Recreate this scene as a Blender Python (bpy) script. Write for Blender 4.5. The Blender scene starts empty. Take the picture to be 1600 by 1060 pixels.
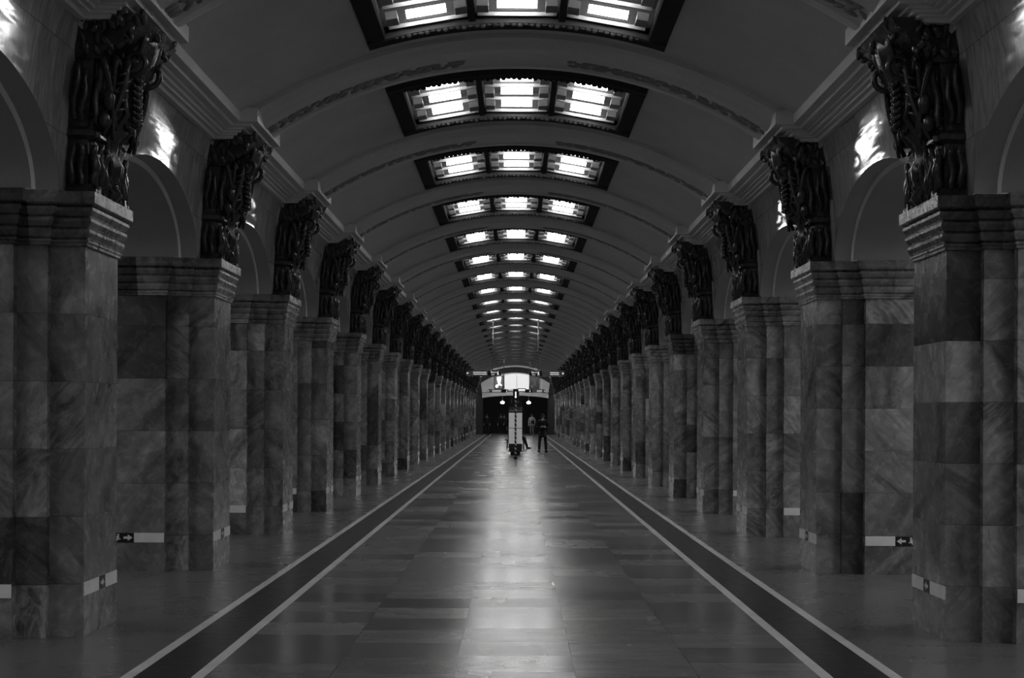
import bpy, math, random
from mathutils import Vector, Matrix
random.seed(7)
R = math.radians
PI = math.pi

# ------------------------------------------------------------------ camera, world, exposure
scene = bpy.context.scene
EYE = 1.669
cam_data = bpy.data.cameras.new('camera')
cam = bpy.data.objects.new('camera', cam_data)
scene.collection.objects.link(cam)
cam.location = (0.0, 0.0, EYE)
cam.rotation_euler = (R(90), 0, 0)
cam.rotation_euler = (Matrix.Rotation(R(0.27), 4, 'Y').to_3x3().inverted() @ cam.rotation_euler.to_matrix()).to_euler()
cam_data.sensor_width = 36
cam_data.lens = 50
cam_data.shift_x = -5 / 1600
cam_data.shift_y = 118 / 1600
cam_data.clip_end = 400
scene.camera = cam

world = bpy.data.worlds.new('world')
scene.world = world
world.use_nodes = True
world.node_tree.nodes['Background'].inputs[0].default_value = (0.02, 0.02, 0.02, 1)
world.node_tree.nodes['Background'].inputs[1].default_value = 0.3

scene.view_settings.view_transform = 'Standard'
scene.view_settings.look = 'None'
scene.view_settings.gamma = 1
scene.view_settings.use_curve_mapping = False
scene.view_settings.exposure = 0.5
LAMP = 16.0           # radiance of the fluorescent lamps
# the station lights of the two platform tunnels behind the piers
for s_, e_ in ((-1, 1500), (1, 2700)):
    ld = bpy.data.lights.new('platform_tunnel_light', 'AREA'); ld.shape = 'RECTANGLE'
    ld.size = .5; ld.size_y = 132; ld.energy = e_; ld.color = (1, 1, 1)
    lo = bpy.data.objects.new('platform_tunnel_light', ld); scene.collection.objects.link(lo)
    lo.location = (s_ * 7.6, 52, 4.3); lo.rotation_euler = (0, R(s_ * 25), 0)

# ------------------------------------------------------------------ key dimensions
HALF = 3.2            # hall face of the piers
PITCH = 4.53
P1 = 11.00            # centre of the first pier in view
NP = 24
CAPTOP = 3.30
SHAFT = 2.907
ENDY = 117.4
Y0 = P1 - 4 * PITCH   # behind the camera
def pier_y(i): return P1 + (i - 1) * PITCH          # i = 1 is the first in view
VR, VAP = 5.20, 5.69  # vault radius and apex
def vault_z(x): return VAP - VR + math.sqrt(VR * VR - x * x)
RR, RAP = 5.12, 5.61  # ribs
def rib_z(x): return RAP - RR + math.sqrt(RR * RR - x * x)
def wall_x(z):
    t = max(0, z - CAPTOP)
    return 3.345 - .036 * t * t - .028 * t ** 4

# ------------------------------------------------------------------ mesh builder
class MB:
    def __init__(s): s.v = []; s.f = []; s.m = []; s.sm = []
    def add(s, vs, fs, mat=0, smooth=False):
        o = len(s.v); s.v += [tuple(v) for v in vs]
        for f in fs:
            s.f.append(tuple(i + o for i in f)); s.m.append(mat); s.sm.append(smooth)
    def box(s, x0, x1, y0, y1, z0, z1, mat=0):
        vs = [(x, y, z) for z in (z0, z1) for y in (y0, y1) for x in (x0, x1)]
        s.add(vs, [(0, 2, 3, 1), (4, 5, 7, 6), (0, 1, 5, 4), (2, 6, 7, 3), (0, 4, 6, 2), (1, 3, 7, 5)], mat)
    def obox(s, c, sx, sy, sz, rot, mat=0):
        M = rot
        vs = [Vector(c) + M @ Vector((x * sx, y * sy, z * sz)) for z in (-.5, .5) for y in (-.5, .5) for x in (-.5, .5)]
        s.add(vs, [(0, 2, 3, 1), (4, 5, 7, 6), (0, 1, 5, 4), (2, 6, 7, 3), (0, 4, 6, 2), (1, 3, 7, 5)], mat)
    def tube(s, pts, rad, n=8, mat=0, cap=True, flat=1.0):
        pts = [Vector(p) for p in pts]
        if not isinstance(rad, (list, tuple)): rad = [rad] * len(pts)
        d0 = (pts[1] - pts[0]).normalized()
        up = Vector((0, 0, 1)) if abs(d0.z) < .9 else Vector((0, 1, 0))
        a = d0.cross(up).normalized()
        vs = []; k = len(pts)
        for i, p in enumerate(pts):
            d = (pts[min(i + 1, k - 1)] - pts[max(i - 1, 0)])
            d = d.normalized() if d.length > 1e-9 else d0
            a = (a - d * a.dot(d)).normalized(); b = d.cross(a)
            for j in range(n):
                t = 2 * PI * j / n
                vs.append(p + (a * math.cos(t) + b * math.sin(t) * flat) * rad[i])
        fs = [(i * n + j, i * n + (j + 1) % n, (i + 1) * n + (j + 1) % n, (i + 1) * n + j) for i in range(k - 1) for j in range(n)]
        s.add(vs, fs, mat, True)
        if cap:
            o = len(s.v) - len(vs)
            s.f.append(tuple(o + j for j in range(n))[::-1]); s.m.append(mat); s.sm.append(False)
            s.f.append(tuple(o + (k - 1) * n + j for j in range(n))); s.m.append(mat); s.sm.append(False)
    def lathe(s, c, prof, n=16, mat=0, axis='Z'):
        vs = []
        for r, h in prof:
            for j in range(n):
                t = 2 * PI * j / n
                p = (r * math.cos(t), r * math.sin(t), h)
                if axis == 'Y': p = (p[0], p[2], p[1])
                vs.append((c[0] + p[0], c[1] + p[1], c[2] + p[2]))
        k = len(prof)
        fs = [(i * n + j, i * n + (j + 1) % n, (i + 1) * n + (j + 1) % n, (i + 1) * n + j) for i in range(k - 1) for j in range(n)]
        s.add(vs, fs + [tuple(range(n))[::-1], tuple((k - 1) * n + j for j in range(n))], mat, True)
    def ball(s, c, rx, ry, rz, n=8, m=6, mat=0, rot=None):
        vs = []; c = Vector(c)
        for i in range(m + 1):
            ph = PI * i / m
            for j in range(n):
                t = 2 * PI * j / n
                p = Vector((rx * math.sin(ph) * math.cos(t), ry * math.sin(ph) * math.sin(t), rz * math.cos(ph)))
                if rot is not None: p = rot @ p
                vs.append(c + p)
        fs = [(i * n + j, (i + 1) * n + j, (i + 1) * n + (j + 1) % n, i * n + (j + 1) % n) for i in range(m) for j in range(n)]
        s.add(vs, fs, mat, True)
    def prism(s, poly, y0, y1, mat=0, plane='XZ'):
        n = len(poly)
        if plane == 'XZ': a = [(p[0], y0, p[1]) for p in poly] + [(p[0], y1, p[1]) for p in poly]
        elif plane == 'YZ': a = [(y0, p[0], p[1]) for p in poly] + [(y1, p[0], p[1]) for p in poly]
        else: a = [(p[0], p[1], y0) for p in poly] + [(p[0], p[1], y1) for p in poly]
        s.add(a, [tuple(range(n)), tuple(range(n, 2 * n))[::-1]] + [(i, i + n, (i + 1) % n + n, (i + 1) % n) for i in range(n)], mat)
    def loft(s, rings, mat=0, smooth=False, closed=True, caps=True):
        n = len(rings[0]); vs = [p for r in rings for p in r]; k = len(rings)
        e = n if closed else n - 1
        fs = [(i * n + j, i * n + (j + 1) % n, (i + 1) * n + (j + 1) % n, (i + 1) * n + j) for i in range(k - 1) for j in range(e)]
        if caps and closed: fs += [tuple(range(n))[::-1], tuple((k - 1) * n + j for j in range(n))]
        s.add(vs, fs, mat, smooth)
    def build(s, name, mats, parent=None, loc=None):
        me = bpy.data.meshes.new(name)
        me.from_pydata(s.v, [], s.f)
        for m in (mats if isinstance(mats, (list, tuple)) else [mats]): me.materials.append(m)
        me.polygons.foreach_set('material_index', s.m)
        me.polygons.foreach_set('use_smooth', s.sm)
        me.validate(); me.update()
        import bmesh
        bm = bmesh.new(); bm.from_mesh(me); bmesh.ops.recalc_face_normals(bm, faces=bm.faces); bm.to_mesh(me); bm.free()
        o = bpy.data.objects.new(name, me)
        scene.collection.objects.link(o)
        if parent is not None: o.parent = parent
        if loc is not None: o.location = loc
        return o

def tag(o, label, cat, group=None, kind=None):
    o['label'] = label; o['category'] = cat
    if group: o['group'] = group
    if kind: o['kind'] = kind
    return o
def struct(o, label=None):
    o['kind'] = 'structure'
    if label: o['label'] = label
    return o
def empty(name, loc=(0, 0, 0), rz=0):
    o = bpy.data.objects.new(name, None)
    o.empty_display_size = .2
    scene.collection.objects.link(o)
    o.location = loc; o.rotation_euler = (0, 0, rz)
    return o
def copy_tree(o, kids, parent=None):
    c = o.copy(); scene.collection.objects.link(c)
    if parent is not None: c.parent = parent
    for ch in kids.get(o.name, []): copy_tree(ch, kids, c)
    return c
def kids_map():
    k = {}
    for o in scene.collection.objects:
        if o.parent: k.setdefault(o.parent.name, []).append(o)
    return k
ORD = ['zeroth', 'first', 'second', 'third', 'fourth', 'fifth', 'sixth', 'seventh', 'eighth', 'ninth', 'tenth', 'eleventh', 'twelfth',
       'thirteenth', 'fourteenth', 'fifteenth', 'sixteenth', 'seventeenth', 'eighteenth', 'nineteenth', 'twentieth', 'twenty-first',
       'twenty-second', 'twenty-third', 'twenty-fourth', 'twenty-fifth']

# ------------------------------------------------------------------ materials
class NT:
    def __init__(s, name):
        s.mat = bpy.data.materials.new(name); s.mat.use_nodes = True
        s.t = s.mat.node_tree; s.n = s.t.nodes; s.l = s.t.links
        s.bsdf = s.n['Principled BSDF']
    def node(s, typ, **kw):
        nd = s.n.new(typ)
        for k, v in kw.items(): setattr(nd, k, v)
        return nd
    def put(s, sock, v):
        if isinstance(v, bpy.types.NodeSocket): s.l.new(v, sock)
        else: sock.default_value = v
    def math(s, op, a, b=0.0, c=0.0):
        nd = s.node('ShaderNodeMath', operation=op)
        s.put(nd.inputs[0], a); s.put(nd.inputs[1], b); s.put(nd.inputs[2], c)
        return nd.outputs[0]
    def sep(s, v):
        nd = s.node('ShaderNodeSeparateXYZ'); s.l.new(v, nd.inputs[0]); return nd.outputs
    def comb(s, x, y, z):
        nd = s.node('ShaderNodeCombineXYZ')
        s.put(nd.inputs[0], x); s.put(nd.inputs[1], y); s.put(nd.inputs[2], z); return nd.outputs[0]
    def noise(s, vec, scale, detail=4, rough=.5, dist=0.0):
        nd = s.node('ShaderNodeTexNoise')
        if vec is not None: s.l.new(vec, nd.inputs['Vector'])
        nd.inputs['Scale'].default_value = scale; nd.inputs['Detail'].default_value = detail
        nd.inputs['Roughness'].default_value = rough; nd.inputs['Distortion'].default_value = dist
        return nd.outputs['Fac']
    def white(s, vec):
        nd = s.node('ShaderNodeTexWhiteNoise', noise_dimensions='3D'); s.l.new(vec, nd.inputs['Vector']); return nd.outputs
    def map(s, v, a, b, c, d, clamp=True):
        nd = s.node('ShaderNodeMapRange'); nd.clamp = clamp
        s.put(nd.inputs[0], v)
        for i, x in enumerate((a, b, c, d)): s.put(nd.inputs[i + 1], x)
        return nd.outputs[0]
    def grey(s, v):
        return s.comb(v, v, v)
    def coord(s, w='Object'):
        return s.node('ShaderNodeTexCoord').outputs[w]
    def bump(s, h, dist, strength=1.0):
        nd = s.node('ShaderNodeBump'); s.l.new(h, nd.inputs['Height'])
        nd.inputs['Distance'].default_value = dist; nd.inputs['Strength'].default_value = strength
        s.l.new(nd.outputs[0], s.bsdf.inputs['Normal'])
    def color(s, v): s.l.new(s.grey(v), s.bsdf.inputs['Base Color'])
    def rough(s, v): s.put(s.bsdf.inputs['Roughness'], v)

def plain(name, g, rough=.6, metal=0.0, mottle=.12, scale=6, spec=.5):
    m = NT(name)
    n = m.noise(m.coord(), scale, 4, .6)
    m.color(m.map(n, .25, .75, g * (1 - mottle), g * (1 + mottle)))
    m.rough(rough); m.bsdf.inputs['Metallic'].default_value = metal
    m.bsdf.inputs['Specular IOR Level'].default_value = spec
    return m.mat
def emit(name, g, strength):
    m = NT(name)
    m.bsdf.inputs['Base Color'].default_value = (g, g, g, 1)
    m.bsdf.inputs['Emission Color'].default_value = (1, 1, 1, 1)
    m.bsdf.inputs['Emission Strength'].default_value = strength
    return m.mat

def marble_pier(name, capital=False):
    m = NT(name)
    co = m.coord(); x, y, z = m.sep(co)
    ax = m.math('ABSOLUTE', x)            # local x: 0 = hall face, grows outward
    rnd = m.node('ShaderNodeObjectInfo').outputs['Random']
    if capital:
        seg = m.math('FLOOR', m.math('MULTIPLY', ax, 2.6))
        row = m.math('MULTIPLY', rnd, 31.0)
    else:
        s1 = m.math('GREATER_THAN', ax, .256); s2 = m.math('GREATER_THAN', ax, .48); s3 = m.math('GREATER_THAN', ax, 1.25)
        seg = m.math('ADD', m.math('ADD', s1, s2), s3)
        hrow = m.math('ADD', .42, m.math('MULTIPLY', rnd, .22))
        zz = m.math('DIVIDE', m.math('ADD', z, m.math('MULTIPLY', rnd, .3)), hrow)
        # doubled blocks in some rows
        row0 = m.math('FLOOR', zz)
        row = m.math('ADD', row0, m.math('MULTIPLY', rnd, 57.0))
    cell = m.comb(seg, row, m.math('MULTIPLY', rnd, 91.0))
    wv = m.white(cell)
    r1 = wv['Value']
    rc = m.sep(wv['Color'])
    # veining, shifted for each block
    nd = m.node('ShaderNodeVectorMath', operation='ADD')
    m.l.new(co, nd.inputs[0])
    sc = m.node('ShaderNodeVectorMath', operation='SCALE'); m.l.new(wv['Color'], sc.inputs[0]); sc.inputs['Scale'].default_value = 20
    m.l.new(sc.outputs[0], nd.inputs[1])
    p = nd.outputs[0]
    px, py, pz = m.sep(p)
    # tilt the vein direction
    slant = m.math('MULTIPLY', m.math('SUBTRACT', rc[1], .5), 2.4)
    q = m.comb(m.math('ADD', m.math('ADD', px, py), m.math('MULTIPLY', pz, slant)), m.math('MULTIPLY', py, .3), m.math('MULTIPLY', pz, .55))
    warp = m.noise(q, 1.7, 5, .6, 1.6)
    fine = m.noise(p, 9, 8, .68, .6)
    vein = m.math('ABSOLUTE', m.math('SUBTRACT', m.noise(q, 3.2, 6, .62, 2.2), .5))
    vein = m.map(vein, 0, .09, 1, 0)
    base = m.map(r1, 0, 1, .165, .225)
    pale = m.math('GREATER_THAN', rc[0], .94)
    dark = m.math('LESS_THAN', rc[0], .10)
    base = m.math('ADD', base, m.math('MULTIPLY', pale, .08))
    base = m.math('MULTIPLY', base, m.math('SUBTRACT', 1.0, m.math('MULTIPLY', dark, .6)))
    var = m.map(warp, .3, .7, .3, 1.7)
    var = m.math('MULTIPLY', var, m.map(fine, .3, .7, .72, 1.28))
    strength = m.map(rc[2], .35, 1, 0, 1)
    var = m.math('ADD', var, m.math('MULTIPLY', m.math('MULTIPLY', vein, strength), .8))
    g = m.math('MULTIPLY', base, var)
    if capital:
        band = m.noise(m.comb(m.math('MULTIPLY', ax, .6), y, m.math('MULTIPLY', z, 14)), 2.0, 5, .7, 1.0)
        g = m.math('MULTIPLY', g, m.map(band, .3, .7, .75, 1.35))
        fr = m.math('FRACT', m.math('MULTIPLY', ax, 2.6))
        j = m.math('LESS_THAN', fr, .012)
    else:
        j = m.math('LESS_THAN', m.math('FRACT', zz), .012)
    g = m.math('MULTIPLY', g, m.math('SUBTRACT', 1.0, m.math('MULTIPLY', j, .45)))
    m.color(g)
    m.rough(m.map(fine, .3, .7, .16 if not capital else .22, .34))
    m.bump(m.noise(co, 2.2, 3, .5), .003 if not capital else .0015, .4)
    return m.mat

def upper_marble():
    m = NT('polished_wall_marble')
    co = m.coord(); x, y, z = m.sep(co)
    sy = m.math('FLOOR', m.math('DIVIDE', y, .755)); sz = m.math('FLOOR', m.math('DIVIDE', z, .62))
    wv = m.white(m.comb(sy, sz, m.math('SIGN', x)))
    sc = m.node('ShaderNodeVectorMath', operation='SCALE'); m.l.new(wv['Color'], sc.inputs[0]); sc.inputs['Scale'].default_value = 9
    ad = m.node('ShaderNodeVectorMath', operation='ADD'); m.l.new(co, ad.inputs[0]); m.l.new(sc.outputs[0], ad.inputs[1])
    px, py, pz = m.sep(ad.outputs[0])
    n1 = m.noise(m.comb(px, m.math('MULTIPLY', py, 2.2), m.math('MULTIPLY', pz, .7)), 2.6, 7, .62, 1.8)
    n2 = m.noise(m.comb(px, m.math('MULTIPLY', py, 3), m.math('MULTIPLY', pz, .6)), 8, 6, .7, .5)
    g = m.math('MULTIPLY', m.map(n1, .28, .72, .22, .42), m.map(n2, .3, .7, .75, 1.25))
    g = m.math('MULTIPLY', g, m.map(wv['Value'], 0, 1, .85, 1.15))
    jy = m.math('LESS_THAN', m.math('FRACT', m.math('DIVIDE', y, .755)), .012)
    jz = m.math('LESS_THAN', m.math('FRACT', m.math('DIVIDE', z, .62)), .012)
    g = m.math('MULTIPLY', g, m.math('SUBTRACT', 1.0, m.math('MULTIPLY', m.math('MAXIMUM', jy, jz), .4)))
    m.color(g); m.rough(.075)
    # each slab sits slightly out of true, and is a little wavy
    fy = m.math('FRACT', m.math('DIVIDE', y, .755)); fz = m.math('FRACT', m.math('DIVIDE', z, .62))
    c = m.sep(wv['Color'])
    tilt = m.math('ADD', m.math('MULTIPLY', fy, m.math('SUBTRACT', c[0], .5)), m.math('MULTIPLY', fz, m.math('SUBTRACT', c[1], .5)))
    h = m.math('ADD', m.math('MULTIPLY', tilt, .6), m.math('MULTIPLY', m.noise(m.comb(x, m.math('MULTIPLY', y, .7), m.math('MULTIPLY', z, 4.0)), 2.0, 2, .5), .11))
    m.bump(h, .03, .5)
    return m.mat

def floor_tiles():
    m = NT('polished_floor_tiles')
    co = m.coord(); x, y, z = m.sep(co)
    cx = m.math('DIVIDE', m.math('ADD', x, .39), .783)
    col = m.math('FLOOR', cx)
    off = m.math('MULTIPLY', m.white(m.comb(col, 3.0, 5.0))['Value'], 7.0)
    ln = .62
    cy = m.math('DIVIDE', m.math('ADD', y, off), ln)
    row = m.math('FLOOR', cy)
    w = m.white(m.comb(col, row, 1.0))
    g = m.map(w['Value'], 0, 1, .095, .165)
    px = m.math('ADD', x, m.math('MULTIPLY', row, 3.1))
    n = m.noise(m.comb(px, m.math('MULTIPLY', y, 3.0), col), 2.2, 6, .62, .5)
    f = m.noise(co, 60, 3, .6)
    g = m.math('MULTIPLY', g, m.map(n, .3, .7, .8, 1.2))
    g = m.math('MULTIPLY', g, m.map(f, .3, .7, .88, 1.12))
    jx = m.math('LESS_THAN', m.math('FRACT', cx), .010)
    jy = m.math('LESS_THAN', m.math('FRACT', cy), .008)
    j = m.math('MAXIMUM', jx, jy)
    g = m.math('MULTIPLY', g, m.math('SUBTRACT', 1.0, m.math('MULTIPLY', j, .6)))
    m.color(g)
    w2 = m.sep(w['Color'])
    wear = m.noise(m.comb(m.math('MULTIPLY', x, 1.0), m.math('MULTIPLY', y, .3), 0.0), 1.3, 3, .5)
    r = m.math('ADD', m.map(w2[0], 0, 1, .18, .27), m.map(wear, .3, .7, -.02, .04))
    m.rough(r)
    hh = m.math('ADD', m.math('MULTIPLY', m.noise(co, 5.0, 2, .5), .25), m.math('MULTIPLY', j, -.3))
    m.bump(hh, .003, .2); m.bsdf.inputs['Specular IOR Level'].default_value = .21
    return m.mat

def side_floor(name, a, b, rl, rh, scale=3):
    m = NT(name)
    co = m.coord()
    n = m.noise(co, scale, 6, .62, .4); f = m.noise(co, 70, 3, .6)
    m.color(m.math('MULTIPLY', m.map(n, .3, .7, a, b), m.map(f, .3, .7, .85, 1.15)))
    m.rough(m.map(n, .3, .7, rl, rh))
    return m.mat

def plaster(name, g, rough):
    m = NT(name)
    co = m.coord()
    n = m.noise(co, 1.1, 5, .6); f = m.noise(co, 45, 3, .6)
    m.color(m.math('MULTIPLY', m.map(n, .3, .7, g * .9, g * 1.08), m.map(f, .3, .7, .95, 1.05)))
    m.rough(rough)
    m.bump(m.noise(co, 14, 4, .5), .004, .3)
    return m.mat

def cast_metal():
    m = NT('dark_cast_metal')
    co = m.coord()
    n = m.noise(co, 7, 5, .6)
    m.color(m.map(n, .3, .7, .035, .075))
    m.bsdf.inputs['Metallic'].default_value = .35
    m.rough(m.map(n, .3, .7, .16, .34))
    m.bump(m.noise(co, 26, 3, .5), .006, .45)
    return m.mat

M = dict(backlit=emit('backlit_lettering', .8, .45),
    pier=marble_pier('pier_marble'), cap=marble_pier('capital_marble', True), upper=upper_marble(),
    tiles=floor_tiles(), line=side_floor('white_inlay', .5, .7, .3, .45), band=side_floor('black_granite', .012, .02, .3, .42, 9),
    side=side_floor('grey_granite', .11, .14, .26, .30, 2),
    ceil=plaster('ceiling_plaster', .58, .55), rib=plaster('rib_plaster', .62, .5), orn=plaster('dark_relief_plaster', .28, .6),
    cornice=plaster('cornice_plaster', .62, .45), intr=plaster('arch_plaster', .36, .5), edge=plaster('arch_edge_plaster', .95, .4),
    metal=cast_metal(), frame=plain('lamp_frame_bronze', .035, .8, 0, spec=.15), slat=plain('white_louvre_enamel', .25, .45),
    refl=plain('grey_reflector_enamel', .22, .5), tray=plain('lamp_tray_enamel', .014, .6), lamp=emit('fluorescent_lamp', .9, LAMP),
    strip=plain('photoluminescent_strip', .85, .5), signblack=plain('black_sign_face', .012, .4), signwhite=plain('white_print', .8, .5),
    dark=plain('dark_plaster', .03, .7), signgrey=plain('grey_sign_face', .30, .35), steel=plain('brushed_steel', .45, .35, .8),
    white=plain('white_paint', .75, .5), black=plain('black_paint', .015, .35), panel=emit('grey_panel_added_glow', .75, .13),
    screen=emit('backlit_white_panel', .5, .46), globe=emit('globe_lamp', .9, 9.0), endwall=plaster('end_wall_plaster', .85, .5),
)

# ------------------------------------------------------------------ floor
f = MB()
xs = [-9.6, -2.48, -2.40, -2.036, -1.956, 1.956, 2.036, 2.40, 2.48, 9.6]
mi = [3, 1, 2, 1, 0, 1, 2, 1, 3]
for i in range(9):
    f.add([(xs[i], Y0 - 4, 0), (xs[i + 1], Y0 - 4, 0), (xs[i + 1], ENDY, 0), (xs[i], ENDY, 0)], [(0, 1, 2, 3)], mi[i])
f.box(-9.6, 9.6, Y0 - 4, ENDY, -.3, -.002, 3)
struct(f.build('floor', [M['tiles'], M['line'], M['band'], M['side']]), 'polished tiled hall floor with white-edged black border bands')

# ------------------------------------------------------------------ ceiling vault with openings for the lamps
FX, FY = 1.33, 1.10          # half opening for the ceiling lamp trays
def lamp_y(k): return P1 + (k - .5) * PITCH     # k = 1: first lamp group in view
KMIN, KMAX = -2, 23
c = MB()
def arc_pts(x0, x1, n): return [x0 + (x1 - x0) * i / n for i in range(n + 1)]
xa = arc_pts(-3.30, -FX, 14); xb = arc_pts(-FX, FX, 18); xc = arc_pts(FX, 3.30, 14)
def strip_(xl, ya, yb):
    vs = [(x, yy, vault_z(x)) for yy in (ya, yb) for x in xl]; n = len(xl)
    c.add(vs, [(i, i + 1, n + i + 1, n + i) for i in range(n - 1)], 0, True)
ycur = Y0 - 4
for k in range(KMIN, KMAX + 1):
    yl = lamp_y(k)
    for (a, b, hole) in ((ycur, yl - FY, False), (yl - FY, yl + FY, True)):
        strip_(xa, a, b); strip_(xc, a, b)
        if not hole: strip_(xb, a, b)
    ycur = yl + FY
for xl in (xa, xb, xc): strip_(xl, ycur, ENDY)
struct(c.build('ceiling', M['ceil']), 'barrel vaulted plaster ceiling of the hall')

# ribs, one over each pair of piers
def rib_mesh():
    b = MB()
    prof = [(-.56, -.16), (-.56, -.03), (-.50, .0), (-.42, .06), (-.34, .08), (-.20, .09), (-.17, .068), (.17, .068), (.20, .09), (.34, .08), (.42, .06), (.50, .0), (.56, -.03), (.56, -.16)]
    rings = []
    A = math.asin(3.2 / RR); n = 56
    for i in range(n + 1):
        t = -A + 2 * A * i / n
        rings.append([((RR - d) * math.sin(t), v, RAP - RR + (RR - d) * math.cos(t)) for v, d in prof])
    b.loft(rings, 0, False, True, False)
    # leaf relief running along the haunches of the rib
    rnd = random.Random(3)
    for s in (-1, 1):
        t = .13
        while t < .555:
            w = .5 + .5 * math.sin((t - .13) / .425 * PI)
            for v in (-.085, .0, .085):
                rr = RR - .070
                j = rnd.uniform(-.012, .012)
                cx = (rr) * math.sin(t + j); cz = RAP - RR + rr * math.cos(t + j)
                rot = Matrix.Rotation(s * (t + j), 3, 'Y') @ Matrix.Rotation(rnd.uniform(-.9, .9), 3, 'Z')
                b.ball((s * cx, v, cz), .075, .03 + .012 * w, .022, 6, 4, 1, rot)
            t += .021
    return b
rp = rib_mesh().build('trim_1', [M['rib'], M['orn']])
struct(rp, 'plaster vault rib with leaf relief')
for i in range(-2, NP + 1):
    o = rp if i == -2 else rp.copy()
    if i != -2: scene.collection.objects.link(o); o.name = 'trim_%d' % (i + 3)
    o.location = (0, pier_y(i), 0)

# ------------------------------------------------------------------ cornices
CP = [(3.30, 4.545), (3.17, 4.555), (3.155, 4.585), (3.12, 4.590), (3.115, 4.612), (3.08, 4.616), (3.07, 4.640), (3.035, 4.644), (3.03, 4.665),
      (2.965, 4.672), (2.955, 4.700), (2.885, 4.712), (2.885, 4.842), (2.90, 4.86), (3.30, 4.90)]
BL, BS = .60, .185
def cornice(s, num):
    b = MB()
    stations = [(Y0 - 4, 0)]
    for i in range(-2, NP + 1):
        y = pier_y(i)
        stations += [(y - BL - .0, 0), (y - BL, 1), (y + BL, 1), (y + BL, 0)]
    stations.append((ENDY, 0))
    rings = []
    for idx, (y, on) in enumerate(stations):
        ring = []
        for x, z in CP:
            proj = (3.17 - x) if x < 3.17 else 0          # mitre the returns
            yy = y
            if 0 < idx < len(stations) - 1:
                near = ((idx - 1) % 4) < 2
                yy = y - proj * .35 if near else y + proj * .35
            sh = BS * on * (1 if x < 3.2 else 0)
            ring.append((s * (x - sh), yy, z))
        rings.append(ring)
    b.loft(rings, 0, False, True, True)
    return struct(b.build('trim_%d' % num, M['cornice']), ('left' if s < 0 else 'right') + ' moulded plaster cornice stepping out over every pier')
cornice(-1, 40); cornice(1, 41)

# ------------------------------------------------------------------ upper walls with arches
ARC_A, ARC_H = 1.66, .72
WTOP = 4.75
def wall(s, name):
    b = MB()
    cs = [pier_y(i) + PITCH / 2 for i in range(-2, NP)]
    NA = 28
    zs = 8
    def col(y, zb): return [(s * wall_x(zb + (WTOP - zb) * j / zs), y, zb + (WTOP - zb) * j / zs) for j in range(zs + 1)]
    rings = [col(Y0 - 4, CAPTOP)]
    for cy in cs:
        rings.append(col(cy - ARC_A, CAPTOP))
        for i in range(NA + 1):
            t = PI - PI * i / NA
            rings.append(col(cy + ARC_A * math.cos(t), CAPTOP + ARC_H * math.sin(t) + .0005))
        rings.append(col(cy + ARC_A, CAPTOP))
    rings.append(col(ENDY, CAPTOP))
    b.loft(rings, 0, True, False, False)
    # reveals
    for cy in cs:
        def ell(a, h, dx, useX=None):
            out = []
            for i in range(NA + 1):
                t = PI - PI * i / NA
                z = CAPTOP + h * math.sin(t)
                xw = wall_x(z) + dx if useX is None else useX
                out.append((s * xw, cy + a * math.cos(t), z))
            return out
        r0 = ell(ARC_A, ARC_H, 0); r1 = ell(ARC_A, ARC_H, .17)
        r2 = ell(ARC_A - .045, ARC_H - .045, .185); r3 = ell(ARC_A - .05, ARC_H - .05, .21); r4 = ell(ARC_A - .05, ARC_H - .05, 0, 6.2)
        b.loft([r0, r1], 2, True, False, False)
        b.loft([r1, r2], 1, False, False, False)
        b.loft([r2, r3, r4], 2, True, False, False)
    return struct(b.build(name, [M['upper'], M['edge'], M['intr']]), 'polished marble upper wall with a row of arches on the ' + ('left' if s < 0 else 'right'))
wall(-1, 'wall_left'); wall(1, 'wall_right')

# outer tunnels, end and back walls
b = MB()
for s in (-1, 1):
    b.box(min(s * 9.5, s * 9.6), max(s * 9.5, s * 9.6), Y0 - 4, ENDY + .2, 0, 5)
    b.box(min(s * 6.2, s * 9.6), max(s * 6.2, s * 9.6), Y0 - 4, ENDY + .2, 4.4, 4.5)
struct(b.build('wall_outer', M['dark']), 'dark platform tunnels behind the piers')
b = MB(); b.box(-9.6, 9.6, Y0 - 4.2, Y0 - 4, 0, 6); struct(b.build('wall_back', M['dark']))

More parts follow.
